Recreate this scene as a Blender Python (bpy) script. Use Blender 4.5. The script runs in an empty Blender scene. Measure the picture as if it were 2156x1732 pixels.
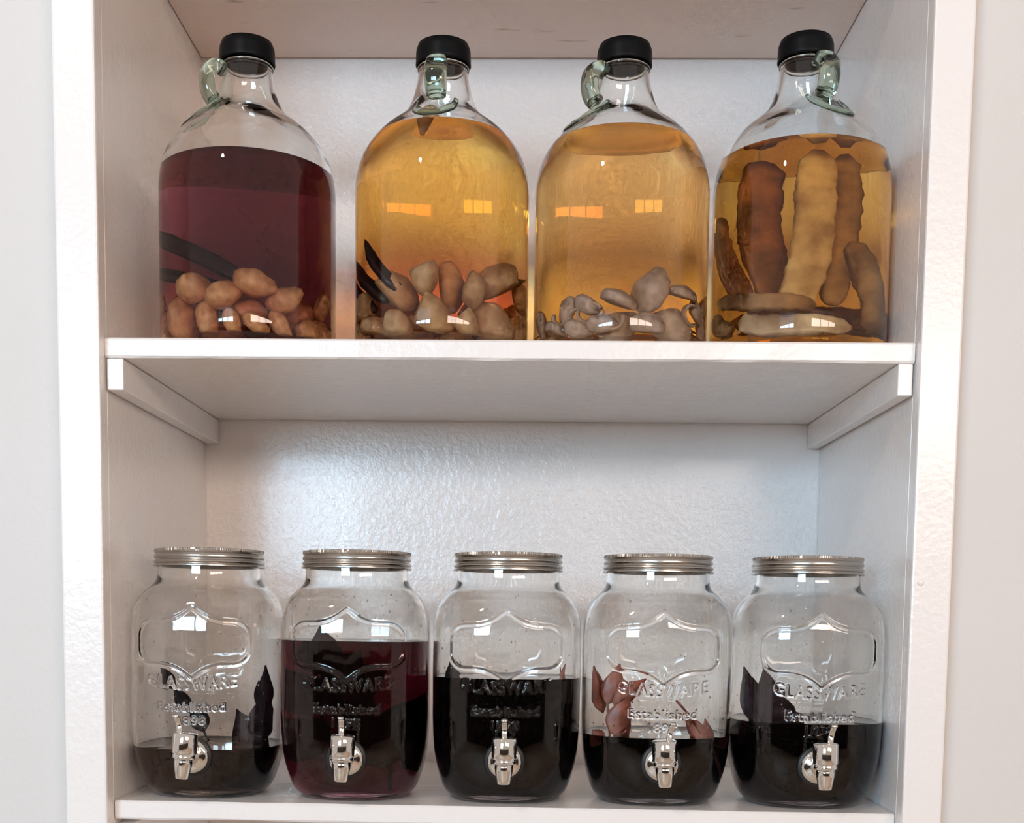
import bpy, bmesh, math, random
import numpy as np
from mathutils import Vector, Matrix, Euler, noise

scene = bpy.context.scene
COL = scene.collection
PI = math.pi

# ------------------------------------------------------------------ camera
CAM_LOC = Vector((0.01862, -1.17583, -0.2591))
CAM_ROT = Euler((1.48203, -0.01132, 0.02261), 'XYZ')
F_PX, PX, PY, FW, FH = 2600.0, 1043.734, 1528.094, 2156.0, 1732.0
cam_data = bpy.data.cameras.new('camera')
cam = bpy.data.objects.new('camera', cam_data)
COL.objects.link(cam)
cam.location = CAM_LOC
cam.rotation_euler = CAM_ROT
cam_data.sensor_fit = 'HORIZONTAL'
cam_data.sensor_width = 36.0
cam_data.lens = F_PX / FW * 36.0
cam_data.shift_x = (FW / 2 - PX) / FW
cam_data.shift_y = (PY - FH / 2) / FW
cam_data.clip_start = 0.01
scene.camera = cam

# ------------------------------------------------------------------ world, lights, exposure
world = bpy.data.worlds.new('room_ambience')
scene.world = world
world.use_nodes = True
bg = world.node_tree.nodes['Background']
bg.inputs['Color'].default_value = (1.0, 0.86, 0.785, 1)
bg.inputs['Strength'].default_value = 0.66

WIN_Y = -3.45
# a window across the room and an added fill light framed like one: (panes, sill, head, watts per pane, colour); the first sees open shade, the second is made up to fill the shelf with warm light
WINDOW_AND_FILL = [([(-2.00, -1.61), (-1.56, -1.17), (-1.12, -0.73)], -0.03, 0.66, 33.0, (0.51, 0.77, 1.0)),
           ([(0.66, 1.36), (1.41, 2.11), (2.16, 2.86)], 0.34, 0.78, 21.0, (1.0, 0.81, 0.69))]
for panes, z0, z1, watts, wcol in WINDOW_AND_FILL:
    for xa, xb in panes:
        ld = bpy.data.lights.new('window_daylight', 'AREA')
        ld.shape = 'RECTANGLE'
        ld.size = xb - xa
        ld.size_y = z1 - z0
        ld.energy = watts
        ld.color = wcol
        lo = bpy.data.objects.new('window_daylight', ld)
        COL.objects.link(lo)
        lo.location = ((xa + xb) / 2, WIN_Y - 0.01, (z0 + z1) / 2)
        lo.rotation_euler = (PI / 2, 0, 0)       # emits towards +Y
ld = bpy.data.lights.new('ceiling_bulb', 'POINT')
ld.energy = 36.0
ld.shadow_soft_size = 0.06
ld.color = (1.0, 0.80, 0.62)
lo = bpy.data.objects.new('ceiling_bulb', ld)
COL.objects.link(lo)
lo.location = (-0.95, -1.75, 1.22)

vs = scene.view_settings
vs.view_transform = 'Standard'
vs.look = 'None'
vs.gamma = 1.0
vs.use_curve_mapping = False
vs.exposure = -0.26

cy = scene.cycles
cy.max_bounces = 16
cy.diffuse_bounces = 5
cy.glossy_bounces = 5
cy.transmission_bounces = 16
cy.transparent_max_bounces = 16
cy.caustics_refractive = True
cy.caustics_reflective = True
cy.blur_glossy = 0.1
cy.sample_clamp_indirect = 0.0
cy.use_denoising = True
cy.use_adaptive_sampling = True
cy.adaptive_threshold = 0.07
cy.adaptive_min_samples = 12
cy.use_light_tree = False


def at(x, y, Y):
    """World point on the plane of depth Y that the photograph shows at pixel (x, y)."""
    d = CAM_ROT.to_matrix() @ Vector(((x - PX) / F_PX, -(y - PY) / F_PX, -1.0))
    t = (Y - CAM_LOC.y) / d.y
    return CAM_LOC + d * t


# ------------------------------------------------------------------ materials
def new_mat(name):
    m = bpy.data.materials.new(name)
    m.use_nodes = True
    nt = m.node_tree
    return m, nt, nt.nodes['Principled BSDF']


def N(nt, typ, **kw):
    n = nt.nodes.new(typ)
    for k, v in kw.items():
        setattr(n, k, v)
    return n


def paint(name, col, rough=0.3, peel=0.35, brush=0.15, var=0.05, stain=0.0, coat=0.0):
    m, nt, b = new_mat(name)
    L = nt.links.new
    tc = N(nt, 'ShaderNodeTexCoord')
    n1 = N(nt, 'ShaderNodeTexNoise'); n1.inputs['Scale'].default_value = 170; n1.inputs['Detail'].default_value = 2
    n2 = N(nt, 'ShaderNodeTexNoise'); n2.inputs['Scale'].default_value = 22; n2.inputs['Detail'].default_value = 2
    n3 = N(nt, 'ShaderNodeTexNoise'); n3.inputs['Scale'].default_value = 5; n3.inputs['Detail'].default_value = 2
    for n in (n1, n2, n3):
        L(tc.outputs['Object'], n.inputs['Vector'])
    b1 = N(nt, 'ShaderNodeBump'); b1.inputs['Strength'].default_value = peel; b1.inputs['Distance'].default_value = 0.0012
    b2 = N(nt, 'ShaderNodeBump'); b2.inputs['Strength'].default_value = brush; b2.inputs['Distance'].default_value = 0.004
    L(n1.outputs['Fac'], b1.inputs['Height'])
    L(n2.outputs['Fac'], b2.inputs['Height'])
    L(b1.outputs['Normal'], b2.inputs['Normal'])
    L(b2.outputs['Normal'], b.inputs['Normal'])
    mx = N(nt, 'ShaderNodeMixRGB')
    mx.inputs[1].default_value = (*col, 1)
    mx.inputs[2].default_value = (col[0] * (1 - var), col[1] * (1 - var * 1.25), col[2] * (1 - var * 1.5), 1)
    L(n3.outputs['Fac'], mx.inputs[0])
    last = mx.outputs[0]
    if stain > 0:                                              # small brown scuffs
        n4 = N(nt, 'ShaderNodeTexNoise'); n4.inputs['Scale'].default_value = 60; n4.inputs['Detail'].default_value = 2
        mp = N(nt, 'ShaderNodeMapping'); mp.inputs['Scale'].default_value = (0.25, 1.0, 1.0)
        L(tc.outputs['Object'], mp.inputs['Vector']); L(mp.outputs[0], n4.inputs['Vector'])
        rp = N(nt, 'ShaderNodeValToRGB')
        rp.color_ramp.elements[0].position = 0.70; rp.color_ramp.elements[1].position = 0.76
        L(n4.outputs['Fac'], rp.inputs[0])
        ml = N(nt, 'ShaderNodeMath', operation='MULTIPLY'); ml.inputs[1].default_value = stain
        L(rp.outputs[0], ml.inputs[0])
        m2 = N(nt, 'ShaderNodeMixRGB'); m2.inputs[2].default_value = (0.35, 0.24, 0.18, 1)
        L(ml.outputs[0], m2.inputs[0]); L(last, m2.inputs[1]); last = m2.outputs[0]
    L(last, b.inputs['Base Color'])
    b.inputs['Roughness'].default_value = rough
    b.inputs['Coat Weight'].default_value = coat
    b.inputs['Coat Roughness'].default_value = 0.12
    return m


def plain(name, col, rough=0.5, metal=0.0, noise_amt=0.0, noise_scale=60, bump=0.0, col2=None, spec=0.5):
    m, nt, b = new_mat(name)
    L = nt.links.new
    b.inputs['Base Color'].default_value = (*col, 1)
    b.inputs['Roughness'].default_value = rough
    b.inputs['Metallic'].default_value = metal
    b.inputs['Specular IOR Level'].default_value = spec
    if noise_amt > 0 or bump > 0 or col2:
        tc = N(nt, 'ShaderNodeTexCoord')
        n = N(nt, 'ShaderNodeTexNoise'); n.inputs['Scale'].default_value = noise_scale; n.inputs['Detail'].default_value = 5
        L(tc.outputs['Object'], n.inputs['Vector'])
        c2 = col2 or tuple(c * (1 - noise_amt) for c in col)
        rp = N(nt, 'ShaderNodeValToRGB')
        rp.color_ramp.elements[0].position = 0.35; rp.color_ramp.elements[1].position = 0.65
        rp.color_ramp.elements[0].color = (*col, 1); rp.color_ramp.elements[1].color = (*c2, 1)
        L(n.outputs['Fac'], rp.inputs[0])
        L(rp.outputs[0], b.inputs['Base Color'])
        if bump > 0:
            bp = N(nt, 'ShaderNodeBump'); bp.inputs['Strength'].default_value = bump; bp.inputs['Distance'].default_value = 0.002
            L(n.outputs['Fac'], bp.inputs['Height']); L(bp.outputs[0], b.inputs['Normal'])
    return m


def glass(name, col=(0.97, 0.985, 0.975), ior=1.5, bump=0.0):
    m, nt, b = new_mat(name)
    b.inputs['Base Color'].default_value = (*col, 1)
    b.inputs['Roughness'].default_value = 0.0
    b.inputs['IOR'].default_value = ior
    b.inputs['Transmission Weight'].default_value = 1.0
    if bump > 0:
        tc = N(nt, 'ShaderNodeTexCoord')
        n = N(nt, 'ShaderNodeTexNoise'); n.inputs['Scale'].default_value = 26; n.inputs['Detail'].default_value = 2
        bp = N(nt, 'ShaderNodeBump'); bp.inputs['Strength'].default_value = bump; bp.inputs['Distance'].default_value = 0.004
        nt.links.new(tc.outputs['Object'], n.inputs['Vector'])
        nt.links.new(n.outputs['Fac'], bp.inputs['Height'])
        nt.links.new(bp.outputs[0], b.inputs['Normal'])
    return m


def liquor(name, trans, path=0.17, ior=1.345, low=None):
    """Clear liquid that lets `trans` of white light through `path` metres: (wetted side, free surface).
    The wetted side does not bend light itself: the glass wall there has the glass-to-liquid index."""
    sig = [-math.log(max(t, 1e-4)) / path for t in trans]
    dens = max(sig)
    pair = []
    for k in (0, 1):
        m, nt, b = new_mat(name + ('_side', '_surface')[k])
        if k == 1:
            b.inputs['Base Color'].default_value = (1, 1, 1, 1)
            b.inputs['Roughness'].default_value = 0.0
            b.inputs['IOR'].default_value = ior
            b.inputs['Transmission Weight'].default_value = 1.0
        else:
            nt.nodes.remove(b)
            t = N(nt, 'ShaderNodeBsdfTransparent')
            nt.links.new(t.outputs[0], nt.nodes['Material Output'].inputs['Surface'])
        v = N(nt, 'ShaderNodeVolumeAbsorption')
        v.inputs['Color'].default_value = (*[1 - q / dens for q in sig], 1)
        v.inputs['Density'].default_value = dens
        if low:                                        # volume colour turns redder towards the bottom of the jug
            sl = [-math.log(max(t_, 1e-4)) / path for t_ in low]
            dens = max(dens, max(sl))
            v.inputs['Density'].default_value = dens
            tc = N(nt, 'ShaderNodeTexCoord'); sp = N(nt, 'ShaderNodeSeparateXYZ')
            mr = N(nt, 'ShaderNodeMapRange', interpolation_type='SMOOTHSTEP')
            mr.inputs['From Min'].default_value = 0.055; mr.inputs['From Max'].default_value = 0.125
            mx = N(nt, 'ShaderNodeMixRGB')
            mx.inputs[1].default_value = (*[1 - q / dens for q in sl], 1)
            mx.inputs[2].default_value = (*[1 - q / dens for q in sig], 1)
            nt.links.new(tc.outputs['Object'], sp.inputs[0]); nt.links.new(sp.outputs['Z'], mr.inputs['Value'])
            nt.links.new(mr.outputs[0], mx.inputs[0]); nt.links.new(mx.outputs[0], v.inputs['Color'])
        nt.links.new(v.outputs[0], nt.nodes['Material Output'].inputs['Volume'])
        pair.append(m)
    return pair


M = {}
M['paint'] = paint('white_enamel_paint', (0.885, 0.845, 0.815), 0.26, 0.35, 0.14, coat=0.15)
M['paint_back'] = paint('white_enamel_back', (0.885, 0.84, 0.81), 0.27, 0.85, 0.25, coat=0.2)
M['paint_top'] = paint('aged_white_board', (0.87, 0.755, 0.69), 0.38, 0.25, 0.12, 0.08, stain=0.55)
M['wall'] = paint('matt_wall_paint', (0.70, 0.675, 0.65), 0.6, 0.25, 0.05)
M['glass'] = glass('clear_glass', (0.985, 0.992, 0.985))
M['jar_glass'] = glass('pressed_jar_glass', (0.985, 0.98, 0.965), bump=0.05)
M['wet_glass'] = glass('glass_against_liquid', (0.985, 0.99, 0.985), ior=1.115)
M['green_glass'] = glass('greenish_thick_glass', (0.62, 0.78, 0.66))
M['cap'] = plain('black_plastic', (0.004, 0.0045, 0.005), 0.42, spec=0.12)
M['tin'] = plain('brushed_tin', (0.50, 0.48, 0.45), 0.26, 1.0)
M['tin_disc'] = plain('dull_tin', (0.50, 0.48, 0.45), 0.38, 1.0)
M['chrome'] = plain('polished_chrome', (0.80, 0.79, 0.76), 0.07, 1.0)
M['rubber'] = plain('black_rubber', (0.012, 0.012, 0.013), 0.45)
M['drop'] = glass('water_drop', (0.90, 0.86, 0.80), ior=1.33)
M['liq_purple'] = liquor('dark_purple_liquor', (0.15, 0.020, 0.036))
M['liq_amber'] = liquor('amber_liquor', (0.86, 0.43, 0.070), low=(0.86, 0.24, 0.110))
M['liq_gold'] = liquor('golden_liquor', (0.84, 0.46, 0.135))
M['liq_brown'] = liquor('brown_amber_liquor', (0.76, 0.36, 0.055))
M['liq_plum'] = liquor('plum_red_drink', (0.045, 0.0010, 0.005), 0.15)
M['liq_black'] = liquor('black_violet_drink', (0.0010, 0.0005, 0.0012), 0.15)
M['liq_black2'] = liquor('black_blue_drink', (0.0009, 0.0006, 0.0012), 0.15)
M['liq_umber'] = liquor('dark_umber_drink', (0.028, 0.011, 0.006), 0.15)
M['tan'] = plain('tan_chunk', (0.78, 0.44, 0.17), 0.5, col2=(0.52, 0.23, 0.07), noise_scale=1.5, bump=0.4)
M['pale'] = plain('pale_chunk', (0.56, 0.38, 0.19), 0.55, col2=(0.38, 0.22, 0.09), noise_scale=1.6, bump=0.5)
M['grey'] = plain('greyish_chunk', (0.58, 0.43, 0.35), 0.5, col2=(0.36, 0.25, 0.19), noise_scale=1.6, bump=0.4)
M['pod'] = plain('black_pod', (0.014, 0.010, 0.014), 0.45, bump=0.3)
M['root_pale'] = plain('pale_root', (0.72, 0.55, 0.37), 0.6, col2=(0.33, 0.20, 0.12), noise_scale=34, bump=0.8)
M['root_dark'] = plain('mottled_root', (0.34, 0.14, 0.09), 0.6, col2=(0.09, 0.04, 0.045), noise_scale=24, bump=0.8)
M['root_mid'] = plain('brown_root', (0.46, 0.28, 0.16), 0.6, col2=(0.16, 0.08, 0.05), noise_scale=30, bump=0.8)
M['leaf_red'] = plain('rust_red_leaf', (0.24, 0.060, 0.030), 0.4, col2=(0.13, 0.030, 0.022), noise_scale=50)
M['leaf_dark'] = plain('dark_violet_leaf', (0.024, 0.012, 0.020), 0.5, col2=(0.010, 0.006, 0.010), noise_scale=50, spec=0.15)
M['leaf_blue'] = plain('dark_slate_leaf', (0.024, 0.022, 0.030), 0.5, col2=(0.010, 0.009, 0.013), noise_scale=50, spec=0.15)
M['wood_floor'] = plain('brown_floor', (0.60, 0.46, 0.35), 0.5, noise_amt=0.4, noise_scale=8)
M['room_wall'] = plain('room_wall_paint', (0.72, 0.66, 0.60), 0.8)
M['panel_wood'] = plain('dark_panel_wood', (0.045, 0.026, 0.017), 0.45, noise_amt=0.4, noise_scale=9)
M['win_frame'] = plain('white_window_frame', (0.75, 0.74, 0.72), 0.5)


# ------------------------------------------------------------------ mesh helpers
def link(name, me, mat=None, parent=None, smooth=False):
    o = bpy.data.objects.new(name, me)
    COL.objects.link(o)
    if mat is not None and not me.materials:
        me.materials.append(mat)
    if parent is not None:
        o.parent = parent
    if smooth:
        me.polygons.foreach_set('use_smooth', [True] * len(me.polygons))
    return o


def bm_mesh(name, bm, recalc=True):
    if recalc:
        bmesh.ops.recalc_face_normals(bm, faces=bm.faces)
    me = bpy.data.meshes.new(name)
    bm.to_mesh(me)
    bm.free()
    return me


def box_mesh(name, x0, x1, y0, y1, z0, z1, bev=0.0015, seg=2):
    bm = bmesh.new()
    bmesh.ops.create_cube(bm, size=1.0)
    for v in bm.verts:
        v.co = Vector(((x0 + x1) / 2 + v.co.x * (x1 - x0), (y0 + y1) / 2 + v.co.y * (y1 - y0), (z0 + z1) / 2 + v.co.z * (z1 - z0)))
    if bev > 0:
        bmesh.ops.bevel(bm, geom=list(bm.edges), offset=bev, segments=seg, profile=0.5, affect='EDGES')
    return bm_mesh(name, bm)


def pydata(name, verts, faces, recalc=True):
    me = bpy.data.meshes.new(name)
    me.from_pydata([tuple(v) for v in verts], [], faces)
    me.update()
    if recalc:
        bm = bmesh.new(); bm.from_mesh(me)
        bmesh.ops.recalc_face_normals(bm, faces=bm.faces)
        bm.to_mesh(me); bm.free()
    return me


def lathe(name, prof, seg=64, rad=None, closed=False):
    """Revolve (r, z) points; r == 0 gives a pole. rad(i, th, r) may alter the radius."""
    verts, faces, rows = [], [], []
    for i, (r, z) in enumerate(prof):
        if r < 1e-7:
            rows.append([len(verts)]); verts.append((0, 0, z))
        else:
            row = []
            for k in range(seg):
                th = 2 * PI * k / seg
                rr = rad(i, th, r) if rad else r
                row.append(len(verts)); verts.append((rr * math.cos(th), rr * math.sin(th), z))
            rows.append(row)
    pairs = [(rows[i], rows[i + 1]) for i in range(len(rows) - 1)]
    if closed:
        pairs.append((rows[-1], rows[0]))
    for a, b in pairs:
        if len(a) == 1 and len(b) == 1:
            continue
        for k in range(seg):
            k2 = (k + 1) % seg
            if len(a) == 1:
                faces.append((a[0], b[k2], b[k]))
            elif len(b) == 1:
                faces.append((a[k], a[k2], b[0]))
            else:
                faces.append((a[k], a[k2], b[k2], b[k]))
    return pydata(name, verts, faces)


def spline(pts, n):
    """Catmull-Rom through pts (tuples), n samples per span."""
    P = [Vector(p) for p in pts]
    P = [P[0] * 2 - P[1]] + P + [P[-1] * 2 - P[-2]]
    out = []
    for i in range(1, len(P) - 2):
        for k in range(n):
            t = k / n
            a, b, c, d = P[i - 1], P[i], P[i + 1], P[i + 2]
            out.append(0.5 * ((2 * b) + (c - a) * t + (2 * a - 5 * b + 4 * c - d) * t * t + (3 * b - a - 3 * c + d) * t ** 3))
    out.append(P[-2])
    return out


def sweep(name, path, wfun, tfun, side, nsec=12, power=2.0, rough=0.0, seed=0.0, freq=60.0):
    """Sweep a flattened superellipse along path; side(i) -> direction of the width; closed round ends."""
    n = len(path)
    verts, faces = [], []
    for i, p in enumerate(path):
        a = path[max(i - 1, 0)]; b = path[min(i + 1, n - 1)]
        t = (b - a).normalized()
        s = side(i) if callable(side) else side
        s = (s - t * s.dot(t)).normalized()
        u = t.cross(s)
        f = i / (n - 1)
        w, h = wfun(f), tfun(f)
        for k in range(nsec):
            th = 2 * PI * k / nsec
            c, sn = math.cos(th), math.sin(th)
            cc = math.copysign(abs(c) ** (2 / power), c); ss = math.copysign(abs(sn) ** (2 / power), sn)
            q = p + s * (cc * w) + u * (ss * h)
            if rough:
                nv = noise.noise(Vector((q.x * freq + seed, q.y * freq, q.z * freq)))
                nv2 = noise.noise(Vector((q.x * 3.4 * freq + seed, q.y * 3.4 * freq, q.z * 3.4 * freq)))
                q = q + (q - p).normalized() * (rough * (nv + 0.45 * nv2))
            verts.append(q)
    for i in range(n - 1):
        for k in range(nsec):
            k2 = (k + 1) % nsec
            faces.append((i * nsec + k, i * nsec + k2, (i + 1) * nsec + k2, (i + 1) * nsec + k))
    c0 = len(verts); verts.append(path[0]); verts.append(path[-1])
    for k in range(nsec):
        k2 = (k + 1) % nsec
        faces.append((c0, k2, k))
        faces.append((c0 + 1, (n - 1) * nsec + k, (n - 1) * nsec + k2))
    return pydata(name, verts, faces)


def thing(name, label, cat, loc=(0, 0, 0), rotz=0.0, group=None):
    o = bpy.data.objects.new(name, None)
    COL.objects.link(o)
    o.location = loc
    o.rotation_euler = (0, 0, rotz)
    o.empty_display_size = 0.02
    tag(o, label, cat, group)
    return o


def tag(o, label=None, cat=None, group=None, kind=None):
    if label: o['label'] = label
    if cat: o['category'] = cat
    if group: o['group'] = group
    if kind: o['kind'] = kind
    return o


# ------------------------------------------------------------------ setting: wall with a built-in shelf
W2 = 0.3825                   # half of the inner width
D = 0.38538                   # depth of the back panel
YS, YSB = 0.0137, 0.0195      # front of the middle and bottom shelf boards
ZU, ZC, ZB, ZBR = -0.0188, 0.41197, -0.4450, -0.0490
WL, WR = 0.0400, 0.0374
ZT, ZBOT = 0.62, -0.80
WALL_Y = 0.022
TILT = 0.0030                 # the bottom board hangs a little lower on the right


def floor_z(x):
    return ZB - TILT * x


tag(link('wall_left', box_mesh('wall_left', -2.6, -W2 - 0.012, WALL_Y, WALL_Y + 0.10, -1.3, 1.5, 0), M['wall']), kind='structure')
tag(link('wall_right', box_mesh('wall_right', W2 + 0.012, 2.6, WALL_Y, WALL_Y + 0.10, -1.3, 1.5, 0), M['wall']), kind='structure')
tag(link('wall_above', box_mesh('wall_above', -W2 - 0.012, W2 + 0.012, WALL_Y, WALL_Y + 0.10, ZT, 1.5, 0), M['wall']), kind='structure')
tag(link('wall_below', box_mesh('wall_below', -W2 - 0.012, W2 + 0.012, WALL_Y, WALL_Y + 0.10, -1.3, ZBOT, 0), M['wall']), kind='structure')
tag(link('floor', box_mesh('floor', -3.0, 3.0, -3.6, 0.15, -1.36, -1.3, 0), M['wood_floor']), kind='structure')

unit = thing('built_in_shelf', 'white painted built-in wooden shelf holding jugs above and jars below', 'shelf', (0, 0, ZBOT))


def upart(name, me, mat, parent=None):
    o = link(name, me, mat, parent or unit)
    if parent is None:
        o.location.z -= ZBOT
    return o


upart('stile', box_mesh('stile_a', -W2 - WL, -W2, 0, WALL_Y - 0.0005, ZBOT, ZT, 0.0022), M['paint'])
st_r = upart('stile', box_mesh('stile_b', W2, W2 + WR, 0, WALL_Y - 0.0005, ZBOT, ZT, 0.0022), M['paint'])
upart('side_panel', box_mesh('side_a', -W2 - 0.0115, -W2 - 0.0002, WALL_Y - 0.0005, D - 0.0018, ZBOT, ZT, 0.0004), M['paint'])
upart('side_panel', box_mesh('side_b', W2 + 0.0002, W2 + 0.0115, WALL_Y - 0.0005, D - 0.0018, ZBOT, ZT, 0.0004), M['paint'])
upart('back_panel', box_mesh('back', -W2 - 0.0115, W2 + 0.0115, D, D + 0.012, ZBOT, ZT, 0), M['paint_back'])
upart('top_board', box_mesh('topb', -W2 + 0.0006, W2 - 0.0006, YS, D - 0.0050, ZC, ZC + 0.02, 0.0012), M['paint_top'])


def wavy_board(name, x0, x1, y0, y1, z0, z1, amp, seed, nx=60):
    """A board whose painted front edges wander slightly."""
    verts, faces = [], []
    bev = 0.002
    prof = [(y0, z0 + bev), (y0, z1 - bev), (y0 + bev, z1), (y1, z1), (y1, z0), (y0 + bev, z0)]
    for i in range(nx + 1):
        x = x0 + (x1 - x0) * i / nx
        for k, (y, z) in enumerate(prof):
            a = amp * noise.noise(Vector((x * 14, k * 3.1, seed))) + 0.5 * amp * noise.noise(Vector((x * 45, k * 3.1, seed + 7)))
            if k in (3, 4):
                a = 0
            verts.append((x, y + a * (k in (0, 1, 2, 5)), z + a * (k in (0, 5)) + 0.5 * a * (k in (1, 2))))
    m = len(prof)
    for i in range(nx):
        for k in range(m):
            k2 = (k + 1) % m
            faces.append((i * m + k, i * m + k2, (i + 1) * m + k2, (i + 1) * m + k))
    faces.append(tuple(range(m)))
    faces.append(tuple(nx * m + k for k in range(m))[::-1])
    return pydata(name, verts, faces)


upart('shelf_board', wavy_board('mid_board', -W2 + 0.0004, W2 - 0.0012, YS, D - 0.0036, ZU, 0.0, 0.0007, 1.0), M['paint'])
CL, CR = 0.0177, 0.0161
upart('cleat', box_mesh('cleat_a', -W2 + 0.0020, -W2 + CL, YS + 0.0004, D - 0.003, ZBR, ZU - 0.0006, 0.0012), M['paint'])
upart('cleat', box_mesh('cleat_b', W2 - CR, W2 - 0.0024, YS + 0.0004, D - 0.003, ZBR, ZU - 0.0006, 0.0012), M['paint'])
SEAM = 0.1650
for nm, me in (('shelf_board', wavy_board('low_board', -W2 + 0.0012, W2 - 0.0014, YSB, SEAM - 0.0012, -0.0185, 0.0, 0.0006, 4.0)),
               ('shelf_board', box_mesh('low_board_rear', -W2 + 0.0012, W2 - 0.0014, SEAM + 0.0012, D - 0.003, -0.0185, -0.0002, 0.0006))):
    o = upart(nm, me, M['paint'])
    o.location.z += ZB
    o.rotation_euler.y = TILT
upart('cleat', box_mesh('cleat_c', -W2 + 0.0012, -W2 + CL, YSB + 0.004, D - 0.003, ZB - 0.055, ZB - 0.0225, 0.0012), M['paint'])
upart('cleat', box_mesh('cleat_d', W2 - CR, W2 - 0.0016, YSB + 0.004, D - 0.003, ZB - 0.055, ZB - 0.0225, 0.0012), M['paint'])
p = at(1938, 1226, 0)
nail = upart('nail_head', lathe('nail', [(0, 0.0018), (0.0018, 0.0015), (0.0030, 0.0006), (0.0034, 0), (0.0034, -0.001), (0, -0.001)], 20), M['paint'], st_r)
nail.rotation_euler = (PI / 2, 0, 0)
nail.location = (p.x, 0, p.z)

# the window across the room, the frame of the added fill, the wall round them
def boxes(name, rects, y, t, mat):
    bm = bmesh.new()
    for (x0, x1, z0, z1) in rects:
        r = bmesh.ops.create_cube(bm, size=1.0)
        for v in r['verts']:
            v.co = Vector(((x0 + x1) / 2 + v.co.x * (x1 - x0), y + v.co.y * t, (z0 + z1) / 2 + v.co.z * (z1 - z0)))
    return tag(link(name, bm_mesh(name, bm), mat), kind='structure')


FR, rects, xl = 0.06, [], -2.45
for wi, (panes, z0, z1, _w, _c) in enumerate(WINDOW_AND_FILL):
    xa, xb = panes[0][0] - FR, panes[-1][1] + FR
    rects += [(xl, xa, -1.3, 1.0), (xa, xb, -1.3, z0 - FR), (xa, xb, z1 + FR, 1.0)]
    xl = xb
    bars = [(xa, panes[0][0], z0 - FR, z1 + FR), (panes[-1][1], xb, z0 - FR, z1 + FR), (panes[0][0], panes[-1][1], z0 - FR, z0), (panes[0][0], panes[-1][1], z1, z1 + FR)]
    bars += [(p[1], q[0], z0, z1) for p, q in zip(panes, panes[1:])]
    boxes('window_%d' % (wi + 1), bars, -3.47, 0.06, M['win_frame'])
rects.append((xl, 3.3, -1.3, 1.0))
boxes('wall_back', rects, -3.54, 0.1, M['room_wall'])
for k in range(13):                                        # dark boarded dado below the frames
    x0 = -3.0 + k * 6.0 / 13
    tag(link('trim_%d' % (k + 1), box_mesh('dado_board', x0 + 0.004, x0 + 6.0 / 13 - 0.004, -3.488, -3.462, -1.3, -0.38, 0.004), M['panel_wood']), kind='structure')

# ------------------------------------------------------------------ glass jugs
JUG_OUT = [(0, 0.0045), (0.030, 0.004), (0.060, 0.002), (0.074, 0.0), (0.081, 0.0008), (0.0862, 0.004), (0.0890, 0.009), (0.0902, 0.016), (0.0905, 0.026),
           (0.0905, 0.10), (0.0905, 0.155), (0.0903, 0.168), (0.0892, 0.180), (0.0862, 0.1935), (0.0805, 0.2070), (0.0715, 0.2200), (0.0605, 0.2315),
           (0.0490, 0.2405), (0.0400, 0.2485), (0.0340, 0.2570), (0.0302, 0.2670), (0.0276, 0.2780), (0.0258, 0.2880), (0.0250, 0.2960), (0.0245, 0.3030), (0.0240, 0.3200)]
JUG_OUT = [(r * 0.9724 if z < 0.25 else r * 0.985, z if z < 0.1 else 0.1 + (z - 0.1) * 0.951) for r, z in JUG_OUT]
out_r = np.array([r for r, z in JUG_OUT[3:]]); out_z = np.array([z for r, z in JUG_OUT[3:]])


def jug_r(z):
    return float(np.interp(z, out_z, out_r))


def jug_rin(z):
    # wall: thick heel, 3.2 mm body, thicker shoulder and neck
    t = float(np.interp(z, [0, 0.012, 0.03, 0.186, 0.228, 0.252, 0.309], [0.006, 0.0042, 0.0032, 0.0032, 0.0042, 0.0046, 0.0036]))
    return max(jug_r(max(z, 0.0085)) - t, 0.002)


OUT_S = spline([(r, z, 0) for r, z in JUG_OUT], 3)
JUG_PROF = [(max(p.x, 0), p.y) for p in OUT_S]
JUG_PROF[0] = (0, JUG_PROF[0][1])
zs_in = list(np.linspace(0.3092, 0.2855, 5)) + list(np.linspace(0.281, 0.012, 60))
IN_PROF = [(jug_rin(z), z) for z in zs_in] + [(jug_rin(0.0095) - 0.004, 0.0095), (jug_rin(0.0095) - 0.014, 0.0080), (0.05, 0.0080), (0, 0.0095)]


def make_jug_glass():
    """Outer wall and lip, shared by all jugs."""
    return lathe('jug_glass', JUG_PROF + [(jug_rin(0.3092), 0.3092)], 112)


def bump_rad(z, th, r):
    g = math.exp(-((z - 0.236) / 0.016) ** 2)         # uneven thickness of the blown shoulder
    return r - 0.0026 * g * (0.5 + 0.5 * math.sin(2 * th + 90 * z + 0.6)) - 0.0012 * g * math.sin(5 * th + 1.3)


def jug_inner(name, zl):
    """Inner wall of a jug: dry glass above the liquid level, wetted glass below it."""
    zs = [z for z in zs_in if z > zl + 0.0008] + [zl] + [z for z in zs_in if z < zl - 0.0008]
    prof = [(jug_rin(z), z) for z in zs] + IN_PROF[-4:]
    me = lathe(name, prof[::-1], 112, lambda i, th, r: bump_rad(prof[::-1][i][1], th, r))
    bm = bmesh.new(); bm.from_mesh(me)
    bm.faces.ensure_lookup_table()
    cen = max(bm.faces, key=lambda f: -abs(f.calc_center_median().z - 0.1))
    if cen.normal.dot(Vector((cen.calc_center_median().x, cen.calc_center_median().y, 0))) > 0:
        bmesh.ops.reverse_faces(bm, faces=bm.faces)    # the glass lies outside this surface: normals face the cavity
    bm.to_mesh(me); bm.free()
    for p in me.polygons:
        p.material_index = 1 if p.center.z < zl else 0
    return me


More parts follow.
